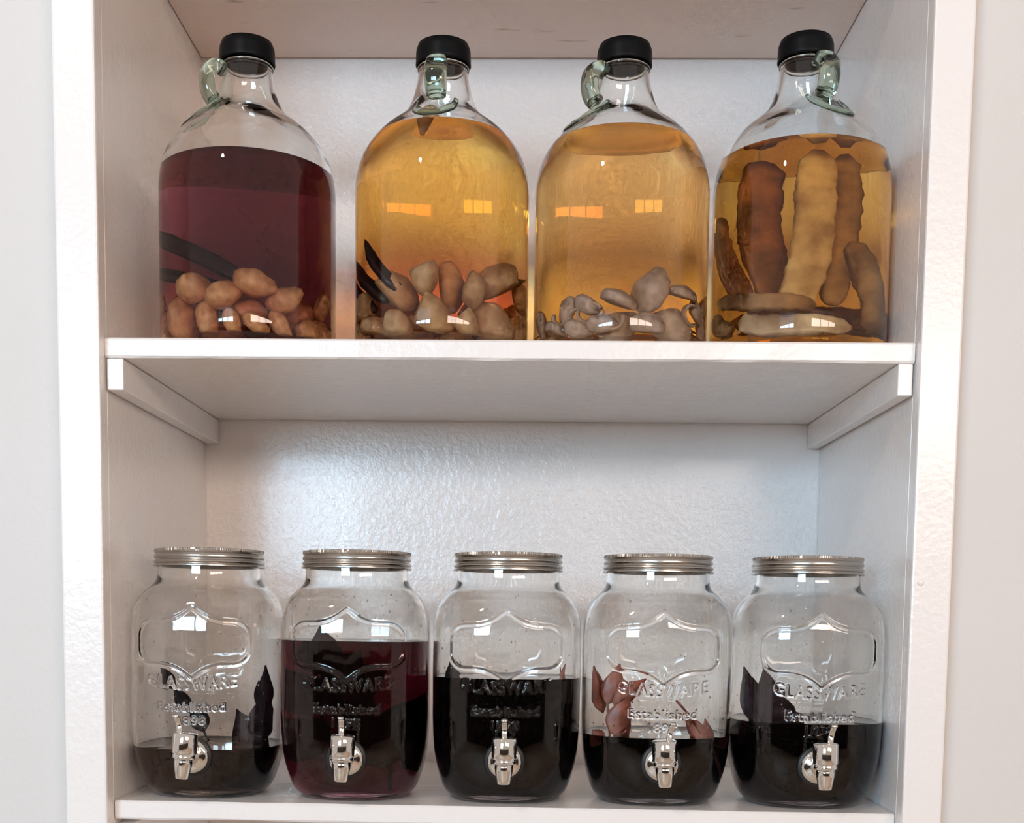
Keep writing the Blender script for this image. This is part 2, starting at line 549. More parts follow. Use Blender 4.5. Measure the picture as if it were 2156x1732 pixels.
JUG_ME = make_jug_glass()
HP = spline([(0.0225, 0, 0.2790), (0.0300, 0, 0.2820), (0.0365, 0, 0.2790), (0.0405, 0, 0.2715), (0.0405, 0, 0.2610), (0.0380, 0, 0.2530), (0.0340, 0, 0.2490), (0.0300, 0, 0.2510)], 6)
HANDLE_ME = sweep('jug_handle', HP, lambda f: 0.0088 + 0.0022 * math.sin(PI * f), lambda f: 0.0056 + 0.0016 * math.sin(PI * f), Vector((0, 1, 0)), 18, 2.6)
CAP_ME = lathe('jug_cap', [(0, 0.3098), (0.018, 0.3098), (0.0232, 0.3090), (0.0260, 0.3072), (0.0271, 0.3044), (0.0274, 0.3010), (0.0276, 0.2930), (0.0278, 0.2902), (0.0274, 0.2892), (0.0262, 0.2892), (0.0252, 0.2910), (0.0252, 0.3093), (0, 0.3093)], 72)
LIPRING_ME = lathe('neck_ring', [(0.0243, 0.2838), (0.0256, 0.2843), (0.0262, 0.2859), (0.0256, 0.2875), (0.0243, 0.2880)], 64, closed=True)
PADP = []
for k in range(41):                                    # U-shaped bead where the handle melts into the shoulder
    a_ = -0.55 + 1.1 * k / 40
    z_ = 0.2210 + 0.024 * (a_ / 0.55) ** 2
    r_ = jug_r(z_) + 0.0004
    PADP.append(Vector((r_ * math.cos(a_), r_ * math.sin(a_), z_)))
PAD_ME = sweep('handle_pad', PADP, lambda f: 0.0062 * (0.35 + 0.65 * math.sin(PI * f)), lambda f: 0.0012 * (0.35 + 0.65 * math.sin(PI * f)),
               lambda i: Vector((-0.6 * PADP[i].x, -0.6 * PADP[i].y, 0.04)), 12, 2.0, 0.0008, 3.0)


def jug_level(cx, ypx, Yj):
    z = 0.2
    for _ in range(8):
        z = at(cx, ypx, Yj - jug_r(z) * 0.96).z
    return z


def jug_liquid(name, zl):
    e = 0.0008
    zs = [0.0075] + list(np.linspace(0.0095, 0.03, 8)) + list(np.linspace(0.035, zl, 40))
    prof = [(0, 0.0088), (0.05, 0.0072), (jug_rin(0.0095) - 0.013, 0.0072)]
    for z in zs[1:]:
        r = jug_rin(z) + e
        if z < 0.0125:
            r = min(r, jug_rin(0.0095) - 0.003)
        prof.append((r, z))
    rt = prof[-1][0]
    prof += [(rt - 0.0012, zl - 0.0001), (rt - 0.003, zl - 0.0006), (rt * 0.7, zl - 0.0007), (0, zl - 0.0007)]
    me = lathe(name, prof, 96)
    for p in me.polygons:
        p.material_index = 1 if p.center.z > zl - 0.00075 else 0
    return me


JUGS = [  # x, depth, height factor, centre px, level px, handle angle, liquid, label, liquid label
    (-0.2661, 0.1116, 0.996, 521, 311, 208, 'liq_purple', 'glass jug of dark purple liquor over tan chunks, leftmost on upper shelf', 'dark purple liquor'),
    (-0.0692, 0.1136, 0.993, 930, 249, 263, 'liq_amber', 'glass jug of amber liquor with black pods standing at its left side', 'clear amber liquor'),
    (0.1122, 0.1186, 1.000, 1307, 262, 210, 'liq_gold', 'glass jug of golden liquor with only greyish chunks on its bottom', 'clear golden liquor'),
    (0.2931, 0.1206, 1.020, 1685, 286, 293, 'liq_brown', 'glass jug of brown amber liquor with long root strips, rightmost upstairs', 'brown amber liquor'),
]
jug_pos = []
for i, (jx, Yj, hz, cx, lv, ang, lm, lab, llab) in enumerate(JUGS):
    jug_pos.append(Vector((jx, Yj, 0.0)))
    t = thing('glass_jug', lab, 'jug', (jx, Yj, 0.0007), 0, 'glass jugs on the upper shelf')
    t.scale = (1, 1, hz)
    zl = jug_level(cx, lv, Yj) / hz
    g = link('jug_body', JUG_ME, M['glass'], t, True)
    gi = jug_inner('jug_inner', zl)
    gi.materials.append(M['glass']); gi.materials.append(M['wet_glass'])
    gi = link('inner_wall', gi, None, t, True)
    gi.rotation_euler.z = math.radians(ang) - 1.0
    hd = link('ring_handle', HANDLE_ME, M['green_glass'], t, True)
    hd.rotation_euler.z = math.radians(ang)
    pd = link('handle_pad', PAD_ME, M['green_glass'], t, True)
    pd.rotation_euler.z = math.radians(ang)
    link('neck_ring', LIPRING_ME, M['glass'], t, True)
    cp = link('screw_cap', CAP_ME, M['cap'], t, True)
    tag(cp, 'black plastic screw cap')
    lq = jug_liquid('jug_liquor', zl)
    lq.materials.append(M[lm][0]); lq.materials.append(M[lm][1])
    lq = link('liquor', lq, None, t, True)
    tag(lq, llab)

# ------------------------------------------------------------------ chunks, pods and roots inside the jugs
rng = random.Random(7)


def chunk_mesh(name, seed, ax, amp, taper=0.0, flat=0.0, cuts=0):
    rc = random.Random(int(seed * 10) + 1)
    planes = [(Vector((rc.gauss(0, 1), rc.gauss(0, 1), rc.gauss(0, 1))).normalized(), rc.uniform(0.66, 0.86)) for _ in range(cuts)]
    bm = bmesh.new()
    bmesh.ops.create_icosphere(bm, subdivisions=3, radius=1.0)
    for v in bm.verts:
        d = v.co.normalized()
        nv = noise.noise(d * 1.3 + Vector((seed, seed * 1.7, 0))) * amp + noise.noise(d * 3.4 + Vector((0, seed, seed))) * amp * 0.6 + noise.noise(d * 8 + Vector((seed, 0, 0))) * amp * 0.2
        s = 1.0 - taper * d.x * 0.5
        q = Vector((d.x * ax[0], d.y * ax[1] * s, d.z * ax[2] * s)) * (1 + nv)
        if flat and q.z < -flat * ax[2]:
            q.z = -flat * ax[2] + (q.z + flat * ax[2]) * 0.15
        for pn, pd in planes:                          # knife-cut faces
            e = q.dot(pn) - pd
            if e > 0:
                q = q - pn * (e * 0.92)
        v.co = q
    me = bm_mesh(name, bm)
    me.polygons.foreach_set('use_smooth', [True] * len(me.polygons))
    return me


SHAPES = [((1.15, 0.92, 0.86), 0.14, 0.25, 0.0), ((1.25, 0.85, 0.80), 0.16, 0.45, 0.0), ((1.05, 1.0, 0.85), 0.18, 0.1, 0.5), ((1.3, 0.78, 0.72), 0.14, 0.15, 0.0), ((1.2, 0.95, 0.62), 0.14, 0.3, 0.4)]
CH = {}
for mk in ('tan', 'pale', 'grey'):
    CH[mk] = []
    for k, (ax, amp, tp, fl) in enumerate(SHAPES):
        me = chunk_mesh('chunk_' + mk, 3.1 * k + {'tan': 0, 'pale': 20, 'grey': 40}[mk], ax, amp, tp, fl, {'tan': 0, 'pale': 4, 'grey': 1}[mk])
        me.materials.append(M[mk])
        CH[mk].append(me)


def pile(j, fronts, nfill, rfill, zfill, seed):
    """fronts: (px, py, radius, shape, rotation) seen against the front glass; the rest fill the pile behind."""
    c = jug_pos[j]
    r_ = random.Random(seed)
    P, Rr, S, Q, FX = [], [], [], [], []
    for (px, py, rad, sh, rot) in fronts:
        Yc = c.y - 0.06
        for _ in range(5):
            q = at(px, py, Yc)
            u = q.x - c.x
            lim = 0.0830 - rad * 1.10
            u = max(-lim * 0.98, min(lim * 0.98, u))
            Yc = c.y - math.sqrt(max(lim * lim - u * u, 0.0))
        P.append([u, Yc - c.y, max(q.z, 0.0105 + rad * 0.85)]); Rr.append(rad); S.append(sh); Q.append(rot); FX.append(1)
    for _ in range(nfill):
        rad = rfill * r_.uniform(0.82, 1.15)
        a, b = r_.uniform(0, 2 * PI), math.sqrt(r_.random()) * 0.06
        P.append([b * math.cos(a), abs(b * math.sin(a)) * 1.0 + 0.0, r_.uniform(0.012 + rad, zfill)])
        Rr.append(rad); S.append(r_.randrange(5)); Q.append(None); FX.append(0)
    P, Rr = np.array(P), np.array(Rr)
    FX = np.array(FX)
    home = P.copy()
    for it in range(260):
        d = P[:, None, :] - P[None, :, :]
        L = np.sqrt((d ** 2).sum(-1)) + 1e-9
        need = (Rr[:, None] + Rr[None, :]) * 0.985
        ov = np.clip(need - L, 0, None); np.fill_diagonal(ov, 0)
        w = np.where(FX[:, None] == 1, np.where(FX[None, :] == 1, 0.5, 0.2), np.where(FX[None, :] == 1, 0.8, 0.5))
        P = P + ((d / L[..., None]) * (ov * w * 0.6)[..., None]).sum(1)
        P[:, 2] -= 0.0006 * (1 - FX)
        P += (home - P) * (0.04 * FX)[:, None] * (it < 200)
        lim = 0.0830 - Rr * 1.10
        rr = np.hypot(P[:, 0], P[:, 1]); k = np.where(rr > lim, lim / np.maximum(rr, 1e-6), 1)
        P[:, 0] *= k; P[:, 1] *= k
        P[:, 2] = np.maximum(P[:, 2], 0.0105 + Rr * 0.80)
    return [(Vector(p) + Vector((c.x, c.y, 0)), r, s, q) for p, r, s, q in zip(P, Rr, S, Q)]


def clamp_jug(me, mw, j, hz=1.0):
    """Flatten a mesh where it would press through the inner wall of jug j."""
    c, inv, hit = jug_pos[j], mw.inverted(), False
    for v in me.vertices:
        q = mw @ v.co
        lim = jug_rin(max(q.z, 0.013)) - 0.0035
        d = Vector((q.x - c.x, q.y - c.y))
        if d.length > lim or q.z < 0.0118:
            hit = True
            if d.length > lim:
                d = d * (lim / d.length)
            v.co = inv @ Vector((c.x + d.x, c.y + d.y, max(q.z, 0.0118)))
    return hit


ORD = ['first', 'second', 'third', 'fourth', 'fifth', 'sixth', 'seventh', 'eighth', 'ninth', 'tenth']


def put_chunks(j, items, nfront, mk, name, adj, where, cat, group, special):
    """Front pieces are told apart by their row and place, those behind them share a label."""
    zs = sorted(p.z for p, *_ in items[:nfront])
    zc = zs[nfront // 2]
    rows = {'upper': [], 'lower': []}
    for k in range(nfront):
        if k not in special:
            rows['upper' if items[k][0].z >= zc else 'lower'].append(k)
    lab = dict(special)
    for rn, ks in rows.items():
        for n, k in enumerate(sorted(ks, key=lambda q: items[q][0].x)):
            lab[k] = '%s, %s from the left in its %s row, %s' % (adj, ORD[n], rn, where)
    for k, (p, r, s, q) in enumerate(items):
        rot = q if q else (rng.uniform(-.5, .5), rng.uniform(-.7, .7), rng.uniform(0, 6.28))
        mw = Matrix.LocRotScale(p, Euler(rot), (r, r, r))
        me = CH[mk][s].copy()
        if not clamp_jug(me, mw, j):
            bpy.data.meshes.remove(me)
            me = CH[mk][s]
        o = link(name, me)
        o.location = p
        o.scale = (r, r, r)
        o.rotation_euler = rot
        tag(o, lab.get(k, '%s half hidden behind the front ones, %s' % (adj, where)), cat, group)


def ry(a):
    return (0.1, math.radians(a), 0.15)


# leftmost jug: smooth tan chunks
F1 = [(417, 633, .0165, 0, ry(10)), (486, 628, .0150, 0, ry(-25)), (546, 620, .0160, 1, ry(15)), (588, 642, .0150, 1, ry(-30)), (626, 672, .0180, 0, ry(-35)),
      (520, 662, .0175, 2, ry(20)), (408, 680, .0190, 1, ry(70)), (452, 682, .0145, 3, ry(80)), (374, 682, .0140, 3, ry(100)), (545, 692, .0110, 3, ry(40)),
      (572, 690, .0120, 3, ry(60)), (668, 665, .0120, 3, ry(110)), (688, 686, .0135, 1, ry(20)), (490, 690, .0110, 3, ry(75)), (640, 702, .0120, 2, ry(0)), (352, 664, .0100, 3, ry(90))]
put_chunks(0, pile(0, F1, 12, 0.0150, 0.050, 11), len(F1), 'tan', 'tan_chunk', 'tan chunk', 'in dark purple jug', 'chunk', 'chunks in the purple jug',
           {0: 'separate tan chunk lying highest at left in the dark purple jug', 4: 'large round tan chunk at lower right front of the dark purple jug'})
# second jug: rough pale chunks
F2 = [(845, 655, .0200, 2, ry(50)), (888, 628, .0150, 1, ry(80)), (952, 640, .0210, 4, ry(85)), (1000, 625, .0140, 3, ry(100)), (1040, 650, .0205, 2, ry(-30)),
      (1000, 690, .0190, 0, ry(20)), (1066, 690, .0180, 2, ry(10)), (915, 685, .0185, 1, ry(35)), (820, 695, .0150, 4, ry(10)), (1092, 640, .0140, 3, ry(70)),
      (786, 690, .0120, 3, ry(30)), (955, 700, .0130, 1, ry(60)), (870, 700, .0140, 0, ry(20))]
put_chunks(1, pile(1, [(a, b, r * 1.07, sh, q) for a, b, r, sh, q in F2], 20, 0.0160, 0.060, 12), len(F2), 'pale', 'pale_chunk', 'rough pale chunk', 'in jug with pods', 'chunk', 'chunks in the amber jug',
           {2: 'tall upright pale slab at the middle of the amber jug pile with pods', 6: 'round yellowish chunk at lower right front of the jug with pods'})
# third jug: greyish chunks and shavings
F3 = [(1372, 628, .0195, 1, ry(-60)), (1408, 682, .0195, 0, ry(35)), (1365, 703, .0150, 2, ry(0)), (1308, 678, .0170, 1, ry(-25)), (1325, 655, .0150, 4, ry(20)),
      (1455, 692, .0110, 3, ry(70)), (1418, 640, .0130, 4, ry(10)), (1238, 650, .0110, 3, ry(30)), (1205, 670, .0110, 3, ry(100)), (1265, 680, .0120, 3, ry(0)),
      (1185, 690, .0120, 4, ry(20)), (1225, 695, .0120, 3, ry(10)), (1470, 660, .0105, 3, ry(100)), (1148, 685, .0100, 3, ry(70)), (1440, 655, .0105, 3, ry(60))]
put_chunks(2, pile(2, F3, 12, 0.0125, 0.036, 13), len(F3), 'grey', 'greyish_chunk', 'greyish chunk', 'in golden jug', 'chunk', 'chunks in the golden jug',
           {0: 'smooth pale grey chunk sitting on top of the pile in golden jug'})

# curled shavings in the golden jug
for k, (px, py, rad, rot) in enumerate([(1246, 655, .0125, .3), (1228, 668, .0150, 1.2), (1288, 672, .0120, 2.1), (1195, 655, .0100, 2.7), (1452, 648, .0130, .8)]):
    c = jug_pos[2]
    q = at(px, py, c.y - 0.075)
    u = max(-0.066, min(0.066, q.x - c.x))
    lim = 0.0835 - 0.009
    Yc = -math.sqrt(lim * lim - u * u)
    path = [Vector((math.cos(rot + a) * rad * (1 - .12 * a / 5), 0.004 * (a / 4 - .5), math.sin(rot + a) * rad * 0.72)) for a in np.linspace(0, 4.6, 22)]
    me = sweep('curl', path, lambda f: 0.0038, lambda f: 0.0019, Vector((0, 1, 0)), 8, 2.0, 0.0006, k)
    loc = Vector((c.x + u, c.y + Yc + 0.003, max(q.z, 0.023)))
    rot = (0.0, 0, math.atan2(u, -Yc))
    clamp_jug(me, Matrix.LocRotScale(loc, Euler(rot), (1, 1, 1)), 2)
    o = link('curled_shaving', me, M['grey'], None, True)
    o.location = loc
    o.rotation_euler = rot
    tag(o, ['curled greyish shaving upper middle of the left group in golden jug', 'widest curled greyish shaving at the left front of golden jug', 'curled greyish shaving nearest the middle of golden jug',
            'leftmost curled greyish shaving in golden jug', 'curled greyish shaving at the right glass of golden jug'][k], 'shaving', 'shavings in the golden jug')


def inside(j, px, py, depth, pad=0.006):
    """Point in jug j seen at a pixel, `depth` in -1 (front wall) .. 1 (back wall)."""
    c = jug_pos[j]
    Yc = c.y
    for _ in range(6):
        q = at(px, py, Yc)
        lim = jug_rin(min(max(q.z, 0.02), 0.19)) - pad
        u = max(-lim * .985, min(lim * .985, q.x - c.x))
        Yc = c.y + depth * math.sqrt(max(lim * lim - u * u, 1e-8))
    return Vector((c.x + u, Yc, max(q.z, 0.012 + pad)))


def strip(j, pts, w, t, mat, name, label, cat, group=None, rough=0.0012, seed=0.0, power=3.6, tip=(0.7, 0.7), n=16):
    path = spline([tuple(inside(j, *p, pad=max(w, t) * 0.8 + 0.003)) for p in pts], n)
    side = Vector((1, 0.15, 0.1))

    def wf(f):
        e = min(f / 0.06, 1) ** 0.5 if f < 0.06 else (min((1 - f) / 0.06, 1) ** 0.5 if f > 0.94 else 1)
        return w * (tip[0] + (1 - tip[0]) * min(f * 4, 1)) * (tip[1] + (1 - tip[1]) * min((1 - f) * 4, 1)) * max(e, 0.35)

    def tf(f):
        return wf(f) * t / w
    d0 = (path[-1] - path[0]).normalized()
    if abs(d0.x) > 0.75:
        side = Vector((0.1, 0.2, 1))
    me = sweep(name, path, wf, tf, side, 20, power, rough, seed, 105.0)
    clamp_jug(me, Matrix.Identity(4), j)
    base = path[0] if path[0].z < path[-1].z else path[-1]
    me.transform(Matrix.Translation(-base))
    o = link(name, me, M[mat], None, True)
    o.location = base
    tag(o, label, cat, group)
    return o


# black pods
strip(0, [(338, 500, -.2), (395, 522, -.45), (460, 560, -.62), (545, 612, -.70)], .0078, .0052, 'pod', 'black_pod', 'long black pod slanting highest across the dark purple jug', 'pod', 'black pods in the purple jug', .0004, 1)
strip(0, [(338, 576, -.2), (385, 586, -.5), (450, 606, -.66), (480, 640, -.72)], .0070, .0050, 'pod', 'black_pod', 'lower black pod ending among tan chunks in the dark purple jug', 'pod', 'black pods in the purple jug', .0004, 2)
strip(1, [(782, 506, -.90), (798, 552, -.88), (826, 590, -.85), (850, 616, -.80)], .0058, .0045, 'pod', 'black_pod', 'tallest black pod leaning left in the amber jug', 'pod', 'black pods in the amber jug', .0004, 3, tip=(.25, .8))
strip(1, [(770, 552, -.70), (782, 588, -.72), (808, 616, -.70), (834, 640, -.66)], .0068, .0050, 'pod', 'black_pod', 'short wide black pod under the tallest one in the amber jug', 'pod', 'black pods in the amber jug', .0004, 4, tip=(.3, .8))
strip(1, [(760, 590, -.45), (774, 614, -.48), (796, 640, -.48), (815, 665, -.45)], .0050, .0045, 'pod', 'black_pod', 'lowest black pod against the left glass of the amber jug', 'pod', 'black pods in the amber jug', .0004, 5, tip=(.2, .8))
strip(1, [(1086, 592, -.2), (1060, 600, -.35), (1030, 612, -.45), (990, 640, -.5)], .0036, .0032, 'pod', 'black_pod', 'thin black pod at the right side of the amber jug', 'pod', 'black pods in the amber jug', .0003, 6, tip=(.2, .8))
# the floating piece under the surface of the amber jug
o = link('floating_chip', chunk_mesh('chip', 77.0, (1.25, 0.8, 0.8), 0.12, 0.9), M['pale'])
q = at(905, 272, jug_pos[1].y - 0.022)
o.location = q; o.scale = (0.0155, 0.011, 0.011); o.rotation_euler = (0, PI / 2 + 0.15, 0)
tag(o, 'pointed pale chip floating under the surface of the amber jug', 'chip')

# roots in the rightmost jug
G4 = 'root strips in the brown jug'
strip(3, [(1716, 338, -.35), (1712, 420, -.5), (1706, 520, -.55), (1688, 600, -.65), (1668, 655, -.7)], .0175, .0055, 'root_pale', 'root_strip', 'long pale root strip standing upright in the brown amber jug', 'root', G4, .0024, 11, tip=(.85, .8))
strip(3, [(1752, 350, -.1), (1755, 440, -.2), (1750, 540, -.3), (1735, 650, -.45)], .0130, .0050, 'root_mid', 'root_strip', 'brown ragged root strip behind the upright pale one in brown jug', 'root', G4, .0026, 12, tip=(.8, .9))
strip(3, [(1634, 362, .05), (1618, 430, -.05), (1618, 520, -.15), (1648, 640, -.3)], .0190, .0055, 'root_dark', 'root_strip', 'wide dark mottled root strip left of the pale one in brown jug', 'root', G4, .0024, 13, tip=(.8, .9))
strip(3, [(1530, 462, -.1), (1540, 520, -.2), (1562, 590, -.35), (1590, 640, -.5)], .0115, .0070, 'root_dark', 'root_strip', 'short dark root strip leaning at the left glass of brown jug', 'root', G4, .0022, 14, tip=(.9, .8))
strip(3, [(1768, 520, -.35), (1795, 580, -.5), (1812, 640, -.6), (1812, 705, -.65)], .0135, .0085, 'root_mid', 'root_strip', 'bent brown root strip at lower right of the brown jug', 'root', G4, .0022, 15, tip=(.6, .9))
strip(3, [(1525, 640, -.55), (1590, 640, -.75), (1650, 640, -.72), (1712, 650, -.60)], .0085, .0065, 'root_mid', 'root_strip', 'brown root strip lying level across the bottom of brown jug', 'root', G4, .0020, 16, tip=(.7, .8))
strip(3, [(1565, 678, -.92), (1620, 690, -.94), (1700, 692, -.94), (1782, 700, -.9)], .0100, .0075, 'root_pale', 'root_strip', 'thick pale root strip lying lowest at the front of brown jug', 'root', G4, .0026, 17, tip=(.8, .5))
strip(3, [(1505, 668, -.2), (1530, 690, -.4), (1560, 700, -.5)], .0080, .0075, 'root_mid', 'root_strip', 'stubby brown root piece in the lower left corner of brown jug', 'root', G4, .0020, 18)
strip(3, [(1830, 690, .3), (1770, 692, .5), (1680, 690, .6), (1590, 690, .6)], .0120, .0095, 'root_mid', 'root_strip', 'brown root strip lying at the very back bottom of brown jug', 'root', G4, .0020, 19)

# ------------------------------------------------------------------ drink jars with taps
JH = [  # z, half width, superellipse power
    (0.0005, 0.0545, 2.3), (0.0015, 0.0575, 2.35), (0.0050, 0.0620, 2.4), (0.0120, 0.0658, 2.5), (0.0220, 0.0692, 2.6), (0.0340, 0.0724, 2.65), (0.0480, 0.0747, 2.7),
    (0.0620, 0.0758, 2.7), (0.0780, 0.0764, 2.7), (0.0960, 0.0765, 2.7), (0.1150, 0.0767, 2.7), (0.1340, 0.0766, 2.7), (0.1500, 0.0765, 2.7), (0.1640, 0.0762, 2.7), (0.1760, 0.0753, 2.7), (0.1860, 0.0734, 2.6), (0.1935, 0.0705, 2.5), (0.2000, 0.0660, 2.4),
    (0.2055, 0.0606, 2.2), (0.2092, 0.0562, 2.1), (0.2122, 0.0535, 2.0), (0.2160, 0.0523, 2.0), (0.2205, 0.0520, 2.0), (0.2400, 0.0518, 2.0)]
JH = [(z if z < 0.05 else z + 0.0040 * min(1.0, (z - 0.05) / 0.03), w - (0.0010 if w > 0.056 else 0.0), n) for z, w, n in JH]
jz = np.array([a[0] for a in JH]); jw = np.array([a[1] for a in JH]); jn = np.array([a[2] for a in JH])


def smooth_interp(z, xs, ys):
    """Interpolation softened by averaging, so the profile has no kinks."""
    acc = 0.0
    for k in (-2, -1, 0, 1, 2):
        acc = acc + np.interp(np.clip(z + k * 0.0016, xs[0], xs[-1]), xs, ys)
    return acc / 5


def se_rad(th, w, n):
    c, s = np.abs(np.cos(th)), np.abs(np.sin(th))
    return w / (c ** n + s ** n) ** (1.0 / n)


# embossed relief on the front: badge outline and lettering, as a height field over (x, z)
def badge_points():
    half = [(0.0, 0.0352), (0.0045, 0.0318), (0.011, 0.0272), (0.019, 0.0236), (0.028, 0.0216), (0.038, 0.0212)]
    half = [(p.x, p.y) for p in spline([(a, b, 0) for a, b in half], 8)]
    cx, cz, r = 0.0395, 0.0062, 0.0150
    for k in range(1, 17):
        a = PI / 2 - (PI / 2) * k / 16
        half.append((cx + r * math.cos(a), cz + r * math.sin(a)))
    up = half + [(0.0545, 0.0)]
    low = [(x, -z) for x, z in up[::-1]]
    right = up + low[1:]
    left = [(-x, z) for x, z in right[::-1]]
    pts = right + left
    out = []
    for a, b in zip(pts, pts[1:] + pts[:1]):
        n = max(1, int(math.hypot(b[0] - a[0], b[1] - a[1]) / 0.0005))
        for k in range(n):
            out.append((a[0] + (b[0] - a[0]) * k / n, a[1] + (b[1] - a[1]) * k / n))
    return np.array(out)


RES = 0.00025
GX0, GX1, GZ0, GZ1 = -0.056, 0.056, 0.040, 0.205


def raster_text(H, body, width, height, zc, arc):
    cu = bpy.data.curves.new('lettering', 'FONT')
    cu.body = body; cu.align_x = 'CENTER'; cu.resolution_u = 4; cu.offset = 0.012
    cu.space_character = 1.12
    ob = bpy.data.objects.new('lettering', cu); COL.objects.link(ob)
    bpy.context.view_layer.update()
    me = ob.evaluated_get(bpy.context.evaluated_depsgraph_get()).to_mesh()
    me.calc_loop_triangles()
    V = np.array([v.co[:2] for v in me.vertices]); T = [tuple(t.vertices) for t in me.loop_triangles]
    ob.to_mesh_clear(); bpy.data.objects.remove(ob); bpy.data.curves.remove(cu)
    lo, hi = V.min(0), V.max(0)
    V = (V - (lo + hi) / 2) / (hi - lo) * np.array([width, height])
    V[:, 1] += zc + arc * (V[:, 0] / (width / 2)) ** 2
    for t in T:
        P = V[list(t)]
        a = np.floor((P.min(0) - (GX0, GZ0)) / RES).astype(int); b = np.ceil((P.max(0) - (GX0, GZ0)) / RES).astype(int) + 1
        a = np.maximum(a, 0); b = np.minimum(b, (H.shape[1], H.shape[0]))
        if (b <= a).any():
            continue
        xx, zz = np.meshgrid(GX0 + RES * np.arange(a[0], b[0]), GZ0 + RES * np.arange(a[1], b[1]))
        s = []
        for k in range(3):
            p0, p1 = P[k], P[(k + 1) % 3]
            s.append((p1[0] - p0[0]) * (zz - p0[1]) - (p1[1] - p0[1]) * (xx - p0[0]))
        m = ((s[0] >= 0) & (s[1] >= 0) & (s[2] >= 0)) | ((s[0] <= 0) & (s[1] <= 0) & (s[2] <= 0))
        H[a[1]:b[1], a[0]:b[0]][m] = 1.0


def blur(H, n):
    for ax in (0, 1):
        A = np.zeros_like(H)
        for k in range(-n, n + 1):
            A += np.roll(H, k, ax)
        H = A / (2 * n + 1)
    return H


BADGE_Z, WORD_Z, EST_Z, YEAR_Z, TAP_Z = 0.1550, 0.1150, 0.0920, 0.0790, 0.0440


def relief():
    nx, nz = int((GX1 - GX0) / RES) + 1, int((GZ1 - GZ0) / RES) + 1
    H = np.zeros((nz, nx))
    raster_text(H, 'GLASSWARE', 0.0880, 0.0125, WORD_Z, 0.0045)
    raster_text(H, 'Established', 0.0660, 0.0092, EST_Z, 0.0010)
    raster_text(H, '1898', 0.0270, 0.0085, YEAR_Z, 0.0)
    H = blur(blur(H, 1), 2) * 0.0011
    B = badge_points() + np.array([0, BADGE_Z])
    xx, zz = np.meshgrid(GX0 + RES * np.arange(nx), GZ0 + RES * np.arange(nz))
    dist = np.full(H.shape, 1.0)
    sel = (zz > BADGE_Z - 0.04) & (zz < BADGE_Z + 0.04)
    pts = np.stack([xx[sel], zz[sel]], 1)
    dm = np.full(len(pts), 9.0)
    for k in range(0, len(B), 24):
        b = B[k:k + 24]
        dm = np.minimum(dm, ((pts[:, None, :] - b[None]) ** 2).sum(-1).min(1))
    dist[sel] = np.sqrt(dm)
    H += 0.00135 * np.exp(-(dist / 0.00155) ** 2)
    return H


REL = relief()


def sample_rel(x, z):
    fx = (x - GX0) / RES; fz = (z - GZ0) / RES
    ok = (fx >= 0) & (fx < REL.shape[1] - 1) & (fz >= 0) & (fz < REL.shape[0] - 1)
    ix = np.clip(fx.astype(int), 0, REL.shape[1] - 2); iz = np.clip(fz.astype(int), 0, REL.shape[0] - 2)
    tx, tz = fx - ix, fz - iz
    v = REL[iz, ix] * (1 - tx) * (1 - tz) + REL[iz, ix + 1] * tx * (1 - tz) + REL[iz + 1, ix] * (1 - tx) * tz + REL[iz + 1, ix + 1] * tx * tz
    return np.where(ok, v, 0.0)


JT = 0.0036


def grid_mesh(name, rows, cap_first=None, cap_last=None):
    m, nr = len(rows[0]), len(rows)
    V = np.concatenate(rows)
    idx = np.arange(nr * m).reshape(nr, m)
    a, b = idx[:-1], idx[1:]
    faces = np.stack([a, np.roll(a, -1, 1), np.roll(b, -1, 1), b], -1).reshape(-1, 4).tolist()
    V = V.tolist()
    for cap, row, flip in ((cap_first, idx[0], False), (cap_last, idx[-1], True)):
        if cap is not None:
            V.append(list(cap))
            for k in range(m):
                e = (int(row[(k + 1) % m]), int(row[k]))
                faces.append((len(V) - 1, *(e[::-1] if flip else e)))
    me = bpy.data.meshes.new(name)
    me.from_pydata(V, [], faces)
    me.update()
    me.polygons.foreach_set('use_smooth', [True] * len(me.polygons))
    return me


def jar_shell():
    """Outer wall with relief (dense at the front), lip and underside, shared by all jars."""
    thf = -PI / 2 + np.linspace(-0.86, 0.86, 300)
    thr = np.linspace(thf[-1], thf[0] + 2 * PI, 66)[1:-1]
    th = np.concatenate([thf, thr])
    z_out = np.concatenate([np.linspace(0.0005, 0.066, 30), np.linspace(0.0665, 0.2025, 300), np.linspace(0.2040, 0.2440, 32)])
    rows = []
    for z in z_out:
        w = smooth_interp(z, jz, jw); n = smooth_interp(z, jz, jn)
        r = se_rad(th, w, n)
        x = r * np.cos(th)
        r = r + np.where(np.sin(th) < -0.4, sample_rel(x, np.full_like(x, z)), 0.0)
        rows.append(np.stack([r * np.cos(th), r * np.sin(th), np.full_like(x, z)], 1))
    w, n = jar_in(0.244)
    r = se_rad(th, w, n)
    rows.append(np.stack([r * np.cos(th), r * np.sin(th), np.full_like(th, 0.244)], 1))
    return grid_mesh('jar_glass', rows, (0, 0, 0.004))


